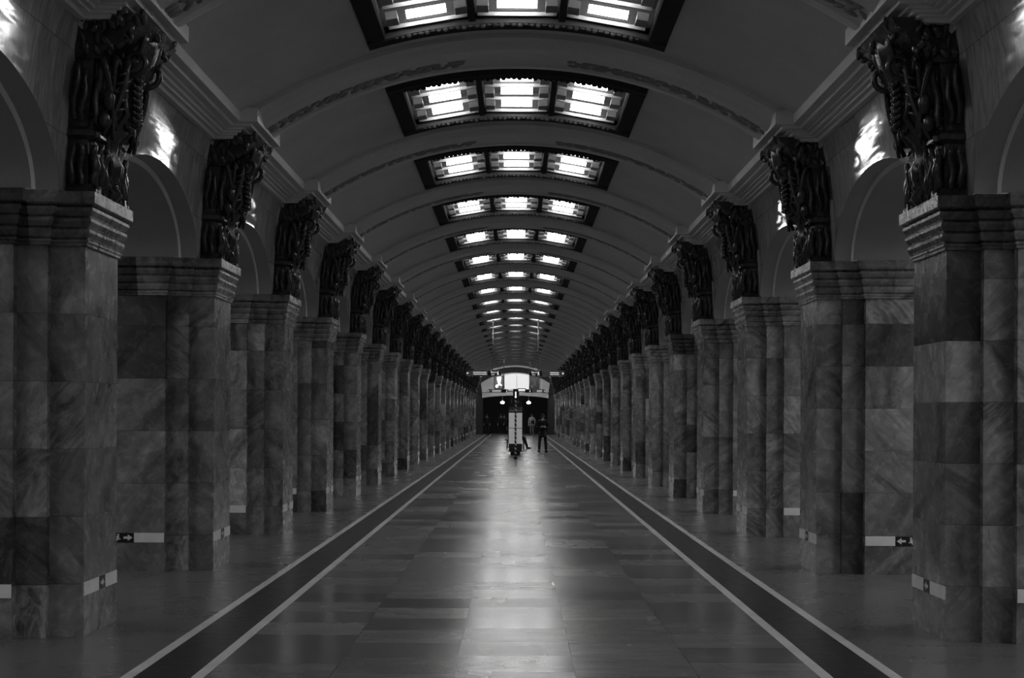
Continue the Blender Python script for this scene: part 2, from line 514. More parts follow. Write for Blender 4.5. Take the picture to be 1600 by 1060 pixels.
# ------------------------------------------------------------------ marble piers
def foot(d, s):
    # half outline, local x measured outward from the hall face (0), s = side
    near = [(-d, .43 + d), (.256 - d, .43 + d), (.256 - d, .50 + d), (.48 - d, .50 + d), (.48 - d, .58 + d), (3.0, .58 + d)]
    pts = [(s * x, -y) for x, y in near] + [(s * x, y) for x, y in reversed(near)]
    return pts
def make_pier(s):
    root = empty('marble_pier', (s * HALF, 0, 0))
    b = MB(); b.prism(foot(0, s), 0, SHAFT, 0, 'XY')
    b.build('shaft', M['pier'], root)
    b = MB()
    prof = [(.0, SHAFT - .005), (.018, SHAFT), (.018, SHAFT + .022), (.028, SHAFT + .026), (.028, SHAFT + .042), (.012, SHAFT + .05), (.03, SHAFT + .062),
            (.042, SHAFT + .095), (.042, SHAFT + .118), (.024, SHAFT + .128), (.04, SHAFT + .14), (.058, SHAFT + .175), (.058, SHAFT + .198), (.036, SHAFT + .208),
            (.052, SHAFT + .22), (.074, SHAFT + .255), (.074, SHAFT + .278), (.05, SHAFT + .288), (.09, SHAFT + .303), (.096, SHAFT + .308), (.096, CAPTOP)]
    b.loft([[(x, y, z) for x, y in foot(d, s)] for d, z in prof], 0)
    b.build('capital', M['cap'], root)
    # evacuation strips, all at ankle height
    z0, z1, e = .305, .405, .006
    def hall(y0, y1, name, mat):
        q = MB(); q.box(min(-s * e, s * .01), max(-s * e, s * .01), y0, y1, z0, z1); return q.build(name, mat, root)
    hall(-.43, -.06, 'guide_strip', M['strip']); hall(.11, .43, 'guide_strip', M['strip'])
    a = hall(-.05, .10, 'arrow_sign', M['signblack'])
    q = MB()
    ar = [(-.045, -.012), (.0, -.012), (.0, -.034), (.05, 0), (.0, .034), (.0, .012), (-.045, .012)]
    q.prism([(.025 + y, .355 + z) for y, z in ar], min(-s * (e + .002), 0), max(-s * (e + .002), 0), 0, 'YZ')
    q.build('arrow', M['signwhite'], a)
    def front(x0, x1, name, mat):
        q = MB(); q.box(min(s * x0, s * x1), max(s * x0, s * x1), -.58 - e, -.57, z0, z1); return q.build(name, mat, root)
    front(.485, .80, 'guide_strip', M['strip'])
    a = front(.80, 1.02, 'arrow_sign', M['signblack'])
    q = MB()
    q.prism([(s * (.865 - y), .355 + z) for y, z in ar], -.58 - e - .003, -.58, 0, 'XZ')
    # small running figure beside the arrow
    for (x, z, w, h) in ((.955, .385, .018, .018), (.955, .356, .026, .034), (.940, .340, .03, .010), (.972, .335, .012, .03), (.975, .365, .03, .009)):
        q.box(min(s * x, s * (x + w)), max(s * x, s * (x + w)), -.58 - e - .003, -.58, z - h / 2, z + h / 2)
    q.build('arrow', M['signwhite'], a)
    return root
look = ['', 'wide pale-veined', 'dark-striped', 'patchwork', 'narrow-striped']
for s in (-1, 1):
    proto = make_pier(s); km = kids_map(); side = 'left' if s < 0 else 'right'
    for i in range(0, NP + 1):
        o = proto if i == 0 else copy_tree(proto, km)
        o.location = (s * HALF, pier_y(i), 0)
        n = i if i > 0 else 0
        tag(o, ('grey marble pier on the %s, %s from the camera' % (side, ORD[n])) if n else 'grey marble pier on the %s just outside the view, beside the camera' % side,
            'pier', 'marble piers on the %s' % side)

# ------------------------------------------------------------------ sculpted cast metal columns (local x toward the hall)
def make_sculpture():
    rnd = random.Random(11)
    root = empty('sculpted_column', (0, 0, CAPTOP))
    def wx(z): return HALF - wall_x(CAPTOP + z)      # wall plane in local x
    # backing pilaster, leaning with the wall
    b = MB()
    rings = []
    for z, g, w in ((0, .20, .46), (.06, .20, .46), (.08, .16, .43), (.40, .15, .42), (.43, .19, .45), (.47, .19, .45), (.5, .14, .42), (1.0, .14, .43), (1.05, .18, .46), (1.25, .2, .47)):
        x0, x1 = wx(z) - .04, wx(z) + g
        rings.append([(x0, -w, z), (x1, -w, z), (x1 + .0, -w * .8, z), (x1 + .03, -w * .78, z), (x1 + .03, w * .78, z), (x1, w * .8, z), (x1, w, z), (x0, w, z)])
    b.loft(rings)
    b.build('backing', M['metal'], root)
    # bundled rods: flutes, sheaves and drapery folds
    b = MB()
    for sg in (-1, 1):
        for k, (v, x, z0, z1, r) in enumerate(((.47, .05, .05, .37, .028), (.47, .12, .05, .37, .024), (.47, .05, .54, .98, .026), (.47, .115, .54, .90, .022),
                                               (.40, .20, .06, .36, .035), (.325, .22, .06, .38, .03), (.25, .23, .05, .34, .032),
                                               (.41, .19, .52, .98, .03), (.35, .215, .60, 1.02, .026), (.29, .23, .50, .98, .03), (.23, .25, .56, 1.0, .024))):
            p = []; rr = []
            for q in range(7):
                t = q / 6; z = z0 + (z1 - z0) * t
                p.append((wx(z) + x + .012 * math.sin(t * 9 + k), sg * (v + .012 * math.sin(t * 6 + 2 * k)), z)); rr.append(r * (.55 + .45 * math.sin(PI * (.12 + .78 * t))))
            b.tube(p, rr, 8)
    b.build('rods', M['metal'], root)
    # tapering console with scrolled head, side profile from the photo
    prof = [(.10, .0), (.14, .05), (.10, .12), (.13, .2), (.14, .28), (.10, .36), (.11, .46), (.20, .56), (.26, .64), (.245, .74), (.25, .86), (.30, .95), (.36, 1.05), (.40, 1.18), (.42, 1.27)]
    b = MB(); rings = []
    for x, z in prof:
        w = .10 + .09 * z; x0 = wx(z) + .06
        rings.append([(x0, -w, z), (x - .05, -w, z), (x - .015, -w * .8, z), (x - .03, -w * .4, z), (x + .01, -w * .15, z), (x + .01, w * .15, z), (x - .03, w * .4, z), (x - .015, w * .8, z), (x - .05, w, z), (x0, w, z)])
    b.loft(rings, 0, True)
    # vertical rolled edges on the console
    for sg in (-1, 1):
        b.tube([(x - .03, sg * (.11 + .09 * z), z) for x, z in prof], .020, 8)
    b.build('console', M['metal'], root)
    # volutes
    for sg in (-1, 1):
        b = MB(); p = []; rr = []
        for q in range(34):
            t = q / 33; a = 2.1 + t * 3.4 * PI; r = .115 * (1 - t) + .012
            p.append((.30 + r * math.cos(a), sg * (.20 + .03 * t), 1.03 + r * math.sin(a))); rr.append(.028 * (1 - .45 * t))
        b.tube(p, rr, 8)
        b.ball((.30, sg * .235, 1.03), .03, .03, .03)
        b.build('volute', M['metal'], root)
    # leafy head under the cornice
    b = MB()
    rings = []
    for z, x, w in ((1.0, .10, .45), (1.04, .14, .48), (1.10, .22, .50), (1.16, .30, .51), (1.24, .38, .52), (1.27, .42, .52), (1.31, .44, .53)):
        x0 = wx(min(z, 1.25)) - .04
        rings.append([(x0, -w, z), (x, -w, z), (x + .02, -w * .5, z), (x + .03, 0, z), (x + .02, w * .5, z), (x, w, z), (x0, w, z)])
    b.loft(rings)
    for k in range(70):
        u = rnd.uniform(-1, 1); z = rnd.uniform(1.05, 1.31); fz = (z - 1.04) / .27
        w = .47 + .09 * fz; xx = .13 + .31 * fz
        if rnd.random() < .5: c0 = (xx + .01, u * w, z)
        else: c0 = (wx(1.2) + rnd.random() * (xx - wx(1.2)), (1 if u > 0 else -1) * (w + .005), z)
        rot = Matrix.Rotation(rnd.uniform(0, PI), 3, 'Z') @ Matrix.Rotation(rnd.uniform(-.7, .7), 3, 'X') @ Matrix.Rotation(rnd.uniform(-.7, .7), 3, 'Y')
        b.ball(c0, rnd.uniform(.02, .035), rnd.uniform(.02, .04), rnd.uniform(.04, .08), 7, 5, 0, rot)
    b.build('leaf_head', M['metal'], root)
    # garland of paired fruits and leaves hanging down the front
    b = MB()
    for k in range(9):
        z = .97 - .052 * k
        x = .285 - .0 * k if z > .62 else .23
        x = .29 if z > .9 else (.272 if z > .6 else .215)
        for sg in (-1, 1):
            rot = Matrix.Rotation(sg * .6, 3, 'X')
            b.ball((x, sg * .038, z), .030, .038, .022, 8, 6, 0, rot)
            b.ball((x - .01, sg * .085, z + .01), .018, .034, .012, 8, 5, 0, Matrix.Rotation(sg * .5, 3, 'X'))
        b.ball((x + .014, 0, z + .02), .02, .02, .02)
    b.build('garland', M['metal'], root)
    # crossing ribbons and lances on both flanks
    for sg in (-1, 1):
        b = MB()
        def rib(p0, p1, r0, r1, bend=.0):
            p = []; rr = []
            for q in range(9):
                t = q / 8
                v = Vector(p0).lerp(Vector(p1), t); v += Vector((bend * math.sin(PI * t), 0, 0))
                p.append(v); rr.append(r0 + (r1 - r0) * t)
            b.tube(p, rr, 8, flat=.6)
        rib((.27, sg * .27, 1.04), (.10, sg * .36, .44), .028, .018, .04)
        rib((.20, sg * .36, 1.02), (.17, sg * .25, .50), .024, .02, -.02)
        rib((.24, sg * .20, .98), (.02, sg * .42, .58), .02, .014, .05)
        rib((.13, sg * .46, 1.00), (.16, sg * .30, .42), .022, .016, .03)
        for k in range(5):
            z = .62 + .07 * k
            b.tube([(.13 + .02 * k, sg * .33, z), (.19 + .018 * k, sg * .31, z + .02), (.235 + .012 * k, sg * .25, z + .045)], .011, 6)
        b.ball((.16, sg * .40, .70), .05, .035, .08, 8, 6)
        b.ball((.13, sg * .42, .55), .045, .03, .06, 8, 6)
        b.build('ribbon', M['metal'], root)
    # banded barrel and looped pipes standing at the foot
    b = MB()
    b.lathe((.015, 0, 0), [(.06, 0), (.085, .01), (.085, .04), (.07, .05), (.078, .10), (.09, .11), (.09, .135), (.082, .14), (.088, .2), (.098, .21), (.098, .235), (.088, .24), (.085, .31), (.092, .32), (.092, .345), (.04, .36)], 18)
    for k in range(5):
        b.tube([(.10 + .01 * math.cos(k), -.05 + .025 * k, .08 + .05 * k), (.125, -.035 + .025 * k, .10 + .05 * k), (.11, -.01 + .025 * k, .09 + .05 * k)], .012, 6)
    b.build('barrel', M['metal'], root)
    b = MB()
    for sg in (-1, 1):
        for (va, vb, x, h, r) in ((.17, .27, .075, .33, .022), (.31, .40, .06, .29, .028)):
            p = [(x, sg * va, 0), (x, sg * va, h * .75)]
            for q in range(1, 8):
                a = PI * q / 8
                p.append((x, sg * ((va + vb) / 2 - (vb - va) / 2 * math.cos(a)), h * .75 + h * .25 * math.sin(a)))
            p += [(x, sg * vb, h * .75), (x, sg * vb, 0)]
            b.tube(p, r, 8)
        b.ball((.05, sg * .22, .10), .03, .03, .09, 8, 6)
    b.box(-.17, .085, -.455, .455, 0, .03)
    b.build('foot_loops', M['metal'], root)
    return root
proto = make_sculpture(); km = kids_map(); first = True
for s in (-1, 1):
    side = 'left' if s < 0 else 'right'
    for i in range(1, NP + 1):
        o = proto if first else copy_tree(proto, km); first = False
        o.location = (s * HALF, pier_y(i), CAPTOP); o.rotation_euler = (0, 0, 0 if s < 0 else PI)
        tag(o, 'dark cast metal sculpted column on top of the %s pier from the camera, %s side' % (ORD[i], side), 'column', 'sculpted columns on the %s' % side)

# ------------------------------------------------------------------ ceiling lights
def make_light():
    root = empty('ceiling_light', (0, 0, VAP))
    def P(x, y, d):      # d: depth below (-) or above (+) the vault surface along its normal
        t = math.asin(x / VR); r = VR + d
        return (r * math.sin(t), y, r * math.cos(t) - VR)
    # frame: a wide bronze border following the vault, with two dividers
    b = MB(); OX, OY = 1.53, 1.35
    def ring_loft(xl, prof, cap=True):
        b.loft([[P(x, y, d) for y, d in prof] for x in xl], 0, False, True, cap)
    n = 24
    xl = [-OX + 2 * OX * i / n for i in range(n + 1)]
    for sg in (-1, 1):
        ring_loft(xl, [(sg * OY, .02), (sg * OY, -.03), (sg * (OY - .05), -.075), (sg * (OY - .17), -.065), (sg * 1.12, -.075), (sg * 1.10, -.06), (sg * 1.10, .06)])
        xs_ = [sg * (OX - .19), sg * (OX - .15), sg * (OX - .05), sg * OX]
        for a, c_, da, dc in ((sg * 1.33, sg * 1.35, -.05, -.065), (sg * 1.35, sg * 1.48, -.065, -.05), (sg * 1.48, sg * OX, -.05, -.03)):
            b.loft([[P(a, -1.2, da), P(c_, -1.2, dc), P(c_, -1.2, .02), P(a, -1.2, .05)], [P(a, 1.2, da), P(c_, 1.2, dc), P(c_, 1.2, .02), P(a, 1.2, .05)]])
    for x in (-.455, .455):
        b.loft([[P(x - .035, y, -.03), P(x + .035, y, -.03), P(x + .035, y, .10), P(x - .035, y, .10)] for y in (-1.1, 1.1)])
    # scalloped inner edge of small leaves
    for sg in (-1, 1):
        for i in range(40):
            x = -1.24 + 2.48 * i / 39
            t = math.asin(x / VR)
            b.ball(P(x, sg * 1.12, -.072), .034, .02, .016 + .008 * ((i * 7) % 3), 6, 4, 0, Matrix.Rotation(t, 3, 'Y'))
    b.build('frame', M['frame'], root)
    b = MB()
    top = [P(-1.33 + 2.66 * i / 12, 0, .26) for i in range(13)]
    b.loft([[(p[0], y, p[2]) for p in top] for y in (-1.1, 1.1)], 0, True, False, False)
    for y in (-1.1, 1.1):
        b.loft([[(P(-1.33 + 2.66 * i / 12, y, d)) for i in range(13)] for d in (0, .26)], 0, False, False, False)
    for x in (-1.33, 1.33):
        b.add([P(x, -1.1, 0), P(x, 1.1, 0), P(x, 1.1, .26), P(x, -1.1, .26)], [(0, 1, 2, 3)])
    b.build('tray', M['tray'], root)
    for mx in (-.895, 0, .895):
        t = math.asin(mx / VR)
        Mx = Matrix.Rotation(t, 3, 'Y')
        base = Vector(P(mx, 0, 0))
        def box(bb, x0, x1, y0, y1, z0, z1, mat=0):
            cc = base + Mx @ Vector(((x0 + x1) / 2, (y0 + y1) / 2, (z0 + z1) / 2))
            bb.obox(cc, x1 - x0, y1 - y0, z1 - z0, Mx, mat)
        lv = MB()
        for ys in (-1.075, -.36, .35, 1.06):
            box(lv, -.40, .40, ys - .012, ys + .012, -.005, .034, 0)
        for ys in (-.36, .35, 1.06):
            for sg in (-1, 1):
                a, c_ = (.285, .40) if sg > 0 else (-.40, -.285)
                pts = [(a, ys - .34, .0), (c_, ys - .34, .0), (c_, ys - .10, .0), (a, ys - .10, .0), (a, ys - .30, .09), (c_, ys - .30, .09), (c_, ys - .06, .09), (a, ys - .06, .09)]
                lv.add([base + Mx @ Vector(p) for p in pts], [(0, 1, 2, 3), (4, 5, 6, 7), (0, 1, 5, 4), (1, 2, 6, 5), (2, 3, 7, 6), (3, 0, 4, 7)], 1)
        lv.build('louvre', [M['slat'], M['refl']], root)
        for ys in (-.36, .35, 1.06):
            lp = MB()
            for dy, dz in ((.16, .050), (.18, .092)):
                p0 = base + Mx @ Vector((-.20, ys - dy, dz)); p1 = base + Mx @ Vector((.20, ys - dy, dz))
                lp.tube([p0, p1], .0195, 10)
            lp.build('lamp', M['lamp'], root)
    return root
proto = make_light(); km = kids_map()
for k in range(KMIN, KMAX + 1):
    o = proto if k == KMIN else copy_tree(proto, km)
    o.location = (0, lamp_y(k), VAP)
    if k >= 1: lab = '%s ceiling light from the camera, bronze frame with three rows of bright lamps' % ORD[k]
    else: lab = 'ceiling light with bronze frame outside the view, %s back from the top edge' % ORD[1 - k]
    tag(o, lab, 'ceiling light', 'ceiling lights along the vault')

# ------------------------------------------------------------------ the end of the hall
def px(x, y, Y): return ((x - 805) * Y / 2222.0, EYE + (648 - y) * Y / 2222.0)
def text(name, body, size, loc, mat, parent, depth=.004):
    cu = bpy.data.curves.new(name, 'FONT'); cu.body = body; cu.size = size; cu.extrude = depth; cu.resolution_u = 3
    tmp = bpy.data.objects.new(name, cu); scene.collection.objects.link(tmp)
    dg = bpy.context.evaluated_depsgraph_get()
    me = bpy.data.meshes.new_from_object(tmp.evaluated_get(dg))
    bpy.data.objects.remove(tmp)
    me.materials.clear(); me.materials.append(mat)
    o = bpy.data.objects.new(name, me); scene.collection.objects.link(o)
    o.location = loc; o.rotation_euler = (R(90), 0, 0); o.parent = parent
    return o
def arch_poly(hw, zside, zap, n=16):
    rise = zap - zside; rad = (hw * hw + rise * rise) / (2 * rise)
    return [(x, zap - rad + math.sqrt(max(0, rad * rad - x * x))) for x in [hw - 2 * hw * i / n for i in range(n + 1)]]
VY = ENDY + 12
OPW, OPS, OPA = 2.68, 3.02, 3.24
# dark surround filling the vault profile around the portal
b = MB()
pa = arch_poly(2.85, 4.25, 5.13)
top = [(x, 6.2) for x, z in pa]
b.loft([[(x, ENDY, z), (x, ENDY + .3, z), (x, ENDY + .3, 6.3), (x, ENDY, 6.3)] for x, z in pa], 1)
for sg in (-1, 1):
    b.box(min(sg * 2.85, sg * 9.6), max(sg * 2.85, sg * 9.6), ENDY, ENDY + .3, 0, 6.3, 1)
# pale portal wall with the wide low opening
o_ = arch_poly(OPW, OPS, OPA); n = len(pa)
ring = [[(pa[i][0], ENDY + .1, pa[i][1]), (pa[i][0], ENDY + .5, pa[i][1]), (o_[i][0], ENDY + .5, o_[i][1]), (o_[i][0], ENDY + .1, o_[i][1])] for i in range(n)]
b.loft(ring, 0)
for sg in (-1, 1):
    b.box(min(sg * OPW, sg * 2.95), max(sg * OPW, sg * 2.95), ENDY + .1, ENDY + .5, 0, OPS + .2, 1)
struct(b.build('wall_end', [M['endwall'], M['dark']]), 'pale arched end wall above the dark exit opening')
# projecting lintel moulding across the portal
b = MB()
up = arch_poly(2.74, 3.50, 3.62)
lo = arch_poly(2.74, OPS + .02, OPA)
b.loft([[(up[i][0], ENDY + .12, up[i][1]), (up[i][0], ENDY - .08, up[i][1]), (lo[i][0], ENDY - .04, lo[i][1]), (lo[i][0], ENDY + .12, lo[i][1])] for i in range(len(up))])
struct(b.build('trim_42', M['endwall']), 'pale curved lintel over the exit opening')
b = MB()
u2 = arch_poly(2.76, 3.50, 3.62); l2 = arch_poly(2.76, 3.44, 3.56)
b.loft([[(u2[i][0], ENDY - .07, u2[i][1]), (u2[i][0], ENDY - .16, u2[i][1]), (l2[i][0], ENDY - .16, l2[i][1]), (l2[i][0], ENDY - .07, l2[i][1])] for i in range(len(u2))])
struct(b.build('trim_43', M['signgrey']), 'dark ledge along the top of the lintel')
# unseen fill lights added below the vault to brighten the portal wall
for s_ in (-1, 1):
    ld = bpy.data.lights.new('portal_fill_light', 'AREA'); ld.size = .5; ld.energy = 28
    lo_ = bpy.data.objects.new('portal_fill_light', ld); scene.collection.objects.link(lo_)
    lo_.location = (s_ * 1.6, ENDY - 6, 5.1); lo_.rotation_euler = (R(80), 0, 0)
# the dark vestibule beyond
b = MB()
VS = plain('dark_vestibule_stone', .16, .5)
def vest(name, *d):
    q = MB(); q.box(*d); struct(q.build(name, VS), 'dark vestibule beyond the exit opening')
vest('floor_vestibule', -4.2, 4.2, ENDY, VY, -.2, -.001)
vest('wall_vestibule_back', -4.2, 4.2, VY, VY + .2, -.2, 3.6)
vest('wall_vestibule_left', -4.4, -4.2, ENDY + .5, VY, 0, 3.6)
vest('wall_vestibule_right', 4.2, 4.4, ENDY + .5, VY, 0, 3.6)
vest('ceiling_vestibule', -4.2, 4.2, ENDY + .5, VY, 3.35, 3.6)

# backlit white panel
x0, z0 = px(787.5, 609, ENDY); x1, z1 = px(827, 584, ENDY)
p = [(x0, z0 + .03), (x1, z0 + .03)] + [(x, z) for x, z in arch_poly((x1 - x0) / 2, z1 - .16, z1 - .02)]
p = [p[0], p[1]] + [(x + (x0 + x1) / 2, z) for x, z in p[2:]]
root = empty('backlit_panel', (0, ENDY, 0))
q = MB(); q.prism(p, .02, .08); q.build('light_face', M['screen'], root)
q = MB(); q.box(-.02 + (x0 + x1) / 2, .02 + (x0 + x1) / 2, .005, .02, z0 + .05, z1 - .05)
for x in (x0, x1): q.box(x - .05, x + .05, -.02, .1, z0, z1 - .16)
q.build('frame', M['steel'], root)
tag(root, 'large white backlit panel with a curved top over the exit opening', 'light panel')
# two decorative panels either side of it
def deco(xa, xb, lab, bright, seed):
    x0, z0 = px(xa, 608, ENDY); x1, z1 = px(xb, 588, ENDY)
    root = empty('decorative_panel', ((x0 + x1) / 2, ENDY, z0)); w = (x1 - x0) / 2; h = z1 - z0
    q = MB(); q.box(-w, w, .0, .09, 0, h); q.build('backing', M['black'] if not bright else M['signgrey'], root)
    q = MB()
    for sg in (-1, 1): q.box(sg * w - .03, sg * w + .03, -.04, .09, 0, h)
    q.box(-w, w, -.04, .09, -.03, .03); q.build('frame', M['black'], root)
    rnd = random.Random(seed); q = MB()
    for (x, z, rx, rz) in ((0, .62, .14, .20), (-.12, .80, .05, .16), (.13, .82, .05, .16), (-.18, .20, .12, .13), (.02, .38, .12, .13), (.18, .28, .06, .07), (.0, .92, .05, .06)):
        q.ball((x * w / .33, -.01, z * h), rx * w / .33, .02, rz * h, 10, 6)
    q.build('relief_figure', M['relief_hi'] if bright else M['relief_lo'], root)
    tag(root, lab, 'wall panel')
M['relief_hi'] = emit('lit_relief_glass', .8, .9); M['relief_lo'] = plain('grey_relief', .28, .5)
deco(773, 786, 'tall dark panel with a glowing white figure, left of the backlit white panel', True, 1)
deco(828.5, 842, 'tall dark panel with a dim grey figure, right of the backlit white panel', False, 2)

# globe lamps in the vestibule
for xp, lab in ((785, 'left glowing globe lamp in the dark exit opening'), (826, 'right glowing globe lamp in the dark exit opening')):
    gx, gz = px(xp, 629.5, ENDY + 3)
    root = empty('globe_lamp', (gx, ENDY + 3, 3.35))
    q = MB(); q.lathe((0, 0, 0), [(.10, 0), (.16, -.05), (.15, -.09), (.02, -.10)], 16); q.build('ceiling_mount', M['white'], root)
    q = MB(); q.tube([(0, 0, -.09), (0, 0, gz - 3.35 + .08)], .018, 8); q.build('stem', M['steel'], root)
    q = MB(); q.ball((0, 0, gz - 3.35), .17, .17, .115, 16, 10); q.build('globe', M['globe'], root)
    tag(root, lab, 'lamp')

# ------------------------------------------------------------------ hanging signs
def hanging_sign(Y, xl, xr, yt, yb, xsplit, dark_right, rods, lab, txt):
    ax, zt = px(xl, yt, Y); bx, zb = px(xr, yb, Y); sx, _ = px(xsplit, 0, Y)
    zc = (zt + zb) / 2; h = (zt - zb); cx = (ax + bx) / 2
    root = empty('hanging_sign', (cx, Y, zc))
    a, b_, s_ = ax - cx, bx - cx, sx - cx; r = h / 2
    def rounded(x0, x1, rr, lround, rround, g=0):
        pts = []
        for (x, sgn, rd) in ((x1, 1, rround), (x0, -1, lround)):
            if rd:
                for i in range(9):
                    t = -PI / 2 + PI * i / 8 if sgn > 0 else PI / 2 + PI * i / 8
                    pts.append((x - sgn * rr + rr * math.cos(t), rr * math.sin(t)))
            else: pts += [(x, -rr), (x, rr)] if sgn > 0 else [(x, rr), (x, -rr)]
        return pts
    q = MB(); q.prism(rounded(a, b_, r, True, True), -.05, .05); q.build('casing', M['steel'], root)
    e = .018
    dk = (s_, b_) if dark_right else (a, s_); gy = (a, s_) if dark_right else (s_, b_)
    q = MB(); q.prism(rounded(dk[0] + (0 if dark_right else e), dk[1] - (e if dark_right else 0), r - e, not dark_right, dark_right), -.06, -.049); dface = q.build('black_face', M['signblack'], root)
    q = MB(); q.prism(rounded(gy[0] + (e if dark_right else 0), gy[1] - (0 if dark_right else e), r - e, dark_right, not dark_right), -.06, -.049); gface = q.build('grey_face', M['signgrey'], root)
    # lettering on the black part, with the walking figure beside it
    w = dk[1] - dk[0]
    if txt:
        text('lettering', '\u0412\u044b\u0445\u043e\u0434', h * .42, (dk[0] + w * .20, -.064, h * .04), M['backlit'], dface)
        text('lettering', 'Exit', h * .36, (dk[0] + w * .26, -.064, -h * .32), M['backlit'], dface)
    q = MB(); fx = dk[0] + w * .74
    q.ball((fx, -.062, h * .27), h * .07, .005, h * .07, 8, 6)
    q.prism([(fx - h * .05, h * .18), (fx + h * .05, h * .18), (fx + h * .16, -h * .32), (fx + h * .07, -h * .32), (fx, -h * .05), (fx - h * .07, -h * .32), (fx - h * .16, -h * .32)], -.066, -.058)
    q.build('walking_figure', M['backlit'], dface)
    # station lines on the grey part: two rows of illegibly small print and a round line mark
    q = MB(); gw = gy[1] - gy[0]; rnd = random.Random(int(Y + xl))
    end = gy[0] + gw * .08 if dark_right else gy[1] - gw * .08
    q.ball((end, -.062, 0), h * .14, .006, h * .14, 10, 6); q.build('line_mark', M['backlit'], gface); q = MB()
    t0, t1 = (gy[0] + gw * .34, gy[0] + gw * .95) if dark_right else (gy[0] + gw * .36, gy[0] + gw * .74)
    for zz in (h * .14, -h * .16):
        x = t0
        while x < t1:
            ww = rnd.uniform(.02, .045); q.box(x, min(x + ww, t1), -.064, -.058, zz - h * .07, zz + h * .07); x += ww + .012
    q.build('fine_print', M['backlit'], gface)
    for rx, rt in rods:
        xx = px(rx, 0, Y)[0]
        q = MB(); q.tube([(xx - cx, 0, h / 2 - .01), (xx - cx, 0, vault_z(abs(xx)) - zc)], .022, 8)
        q.lathe((xx - cx, 0, vault_z(abs(xx)) - zc - .03), [(.06, 0), (.05, .03)], 12)
        q.build('hanging_rod', M['steel'], root)
    tag(root, lab, 'sign', 'signs hanging from the vault')
hanging_sign(59.2, 727.5, 783.5, 579, 588.5, 762, True, [(769.5, 0)], 'nearer hanging exit sign on the left, black end toward the middle', True)
hanging_sign(59.2, 825.5, 882, 579, 588.5, 846.5, False, [(840.5, 0)], 'nearer hanging exit sign on the right, black end toward the middle', True)
hanging_sign(98.0, 761.5, 794.5, 608.5, 614, 783.5, True, [(787, 0)], 'farther small hanging sign on the left, just above the lintel', False)
hanging_sign(98.0, 819, 852.5, 608.5, 614, 831, False, [(827.5, 0)], 'farther small hanging sign on the right, just above the lintel', False)

# ------------------------------------------------------------------ information stand and striped pole
SY = 59.0
root = empty('information_stand', (px(805.5, 0, SY)[0], SY, 0))
q = MB()
q.box(-.20, .20, -.20, .20, 0, .13)
q.build('plinth', M['black'], root)
q = MB()
for z0, z1, w in ((.13, .17, .30), (.17, .30, .27), (.30, .335, .31), (.335, .46, .275)): q.box(-w, w, -w, w, z0, z1)
q.build('base', plain('dark_grey_steel', .07, .4, .4), root)
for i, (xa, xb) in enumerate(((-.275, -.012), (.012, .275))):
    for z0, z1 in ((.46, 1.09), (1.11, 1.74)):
        q = MB(); q.box(xa, xb, -.275, .275, z0, z1); q.build('panel', M['panel'], root)  # faint emission added to these grey panels to brighten them
q = MB(); q.box(-.265, .265, -.265, .265, .46, 1.80); q.build('core', M['black'], root)
q = MB(); q.box(-.28, .28, -.28, .28, 1.80, 1.835); q.build('white_band', M['white'], root)
q = MB(); q.box(-.275, .275, -.275, .275, 1.835, 1.98); q.build('upper_panel', plain('mid_grey_panel', .14, .4), root)
q = MB(); q.box(-.26, .26, -.26, .26, 1.98, 2.40)
for z in (2.06, 2.14, 2.22): q.box(-.265, .265, -.27, -.255, z, z + .02, 0)
q.build('head', M['black'], root)
q = MB(); q.box(-.17, -.155, -.275, -.262, 2.14, 2.30); q.box(-.02, .15, -.275, -.262, 2.18, 2.2); q.build('intercom_slot', M['steel'], root)
tag(root, 'grey square information stand with dark base in the middle of the hall', 'information stand')
q = MB()
cx = 12 / 2222 * 59
sx = px(815, 0, 60)[0]
root2 = empty('lit_sign', (sx, 59.6, 0))
za, zb = px(0, 607, 59.6)[1], px(0, 612.5, 59.6)[1]
q.box(-.17, .17, -.03, .03, zb, za); q.build('casing', M['black'], root2)
q = MB(); q.box(-.14, .14, -.036, -.028, zb + .03, za - .03); q.build('lit_face', emit('lit_sign_face', .8, .55), root2)
q = MB(); q.tube([(-.13, 0, 2.39), (-.13, 0, zb + .01)], .02, 8); q.build('bracket', M['steel'], root2)
tag(root2, 'small lit sign box fixed above the information stand, right of the pole', 'sign')

PY = 53.0
root = empty('striped_pole', (px(806.5, 0, PY)[0] - .02, PY, 0))
q = MB(); q.box(-.065, .065, -.065, .065, 0, .10); q.build('foot', M['black'], root)
q = MB(); n = 12; H0, H1 = .10, 2.22; N = 120
# diagonal black and white tape wound round the pole
vs = []; fs = []; ms = []
for i in range(N + 1):
    for j in range(n):
        t = 2 * PI * j / n; vs.append((.036 * math.cos(t), .036 * math.sin(t), H0 + (H1 - H0) * i / N))
for i in range(N):
    for j in range(n):
        z = H0 + (H1 - H0) * (i + .5) / N
        q.v = q.v
        fs.append((i * n + j, i * n + (j + 1) % n, (i + 1) * n + (j + 1) % n, (i + 1) * n + j))
        ms.append(1 if ((z / .16 + j / n) % 1) < .42 else 0)
q.v = vs; q.f = fs; q.m = ms; q.sm = [True] * len(fs)
q.build('pole', [M['black'], M['white']], root)
q = MB(); q.box(-.10, .10, -.05, .05, 2.22, 2.62); head = q.build('sign_head', M['black'], root)
q = MB(); q.box(-.022, .022, -.056, -.049, 2.31, 2.52); q.prism([(-.045, 2.34), (.045, 2.34), (0, 2.27)], -.056, -.049); q.build('lit_arrow', emit('lit_arrow', .8, .8), head)
tag(root, 'thin pole wrapped in black and white diagonal tape, in front of the information stand', 'pole')

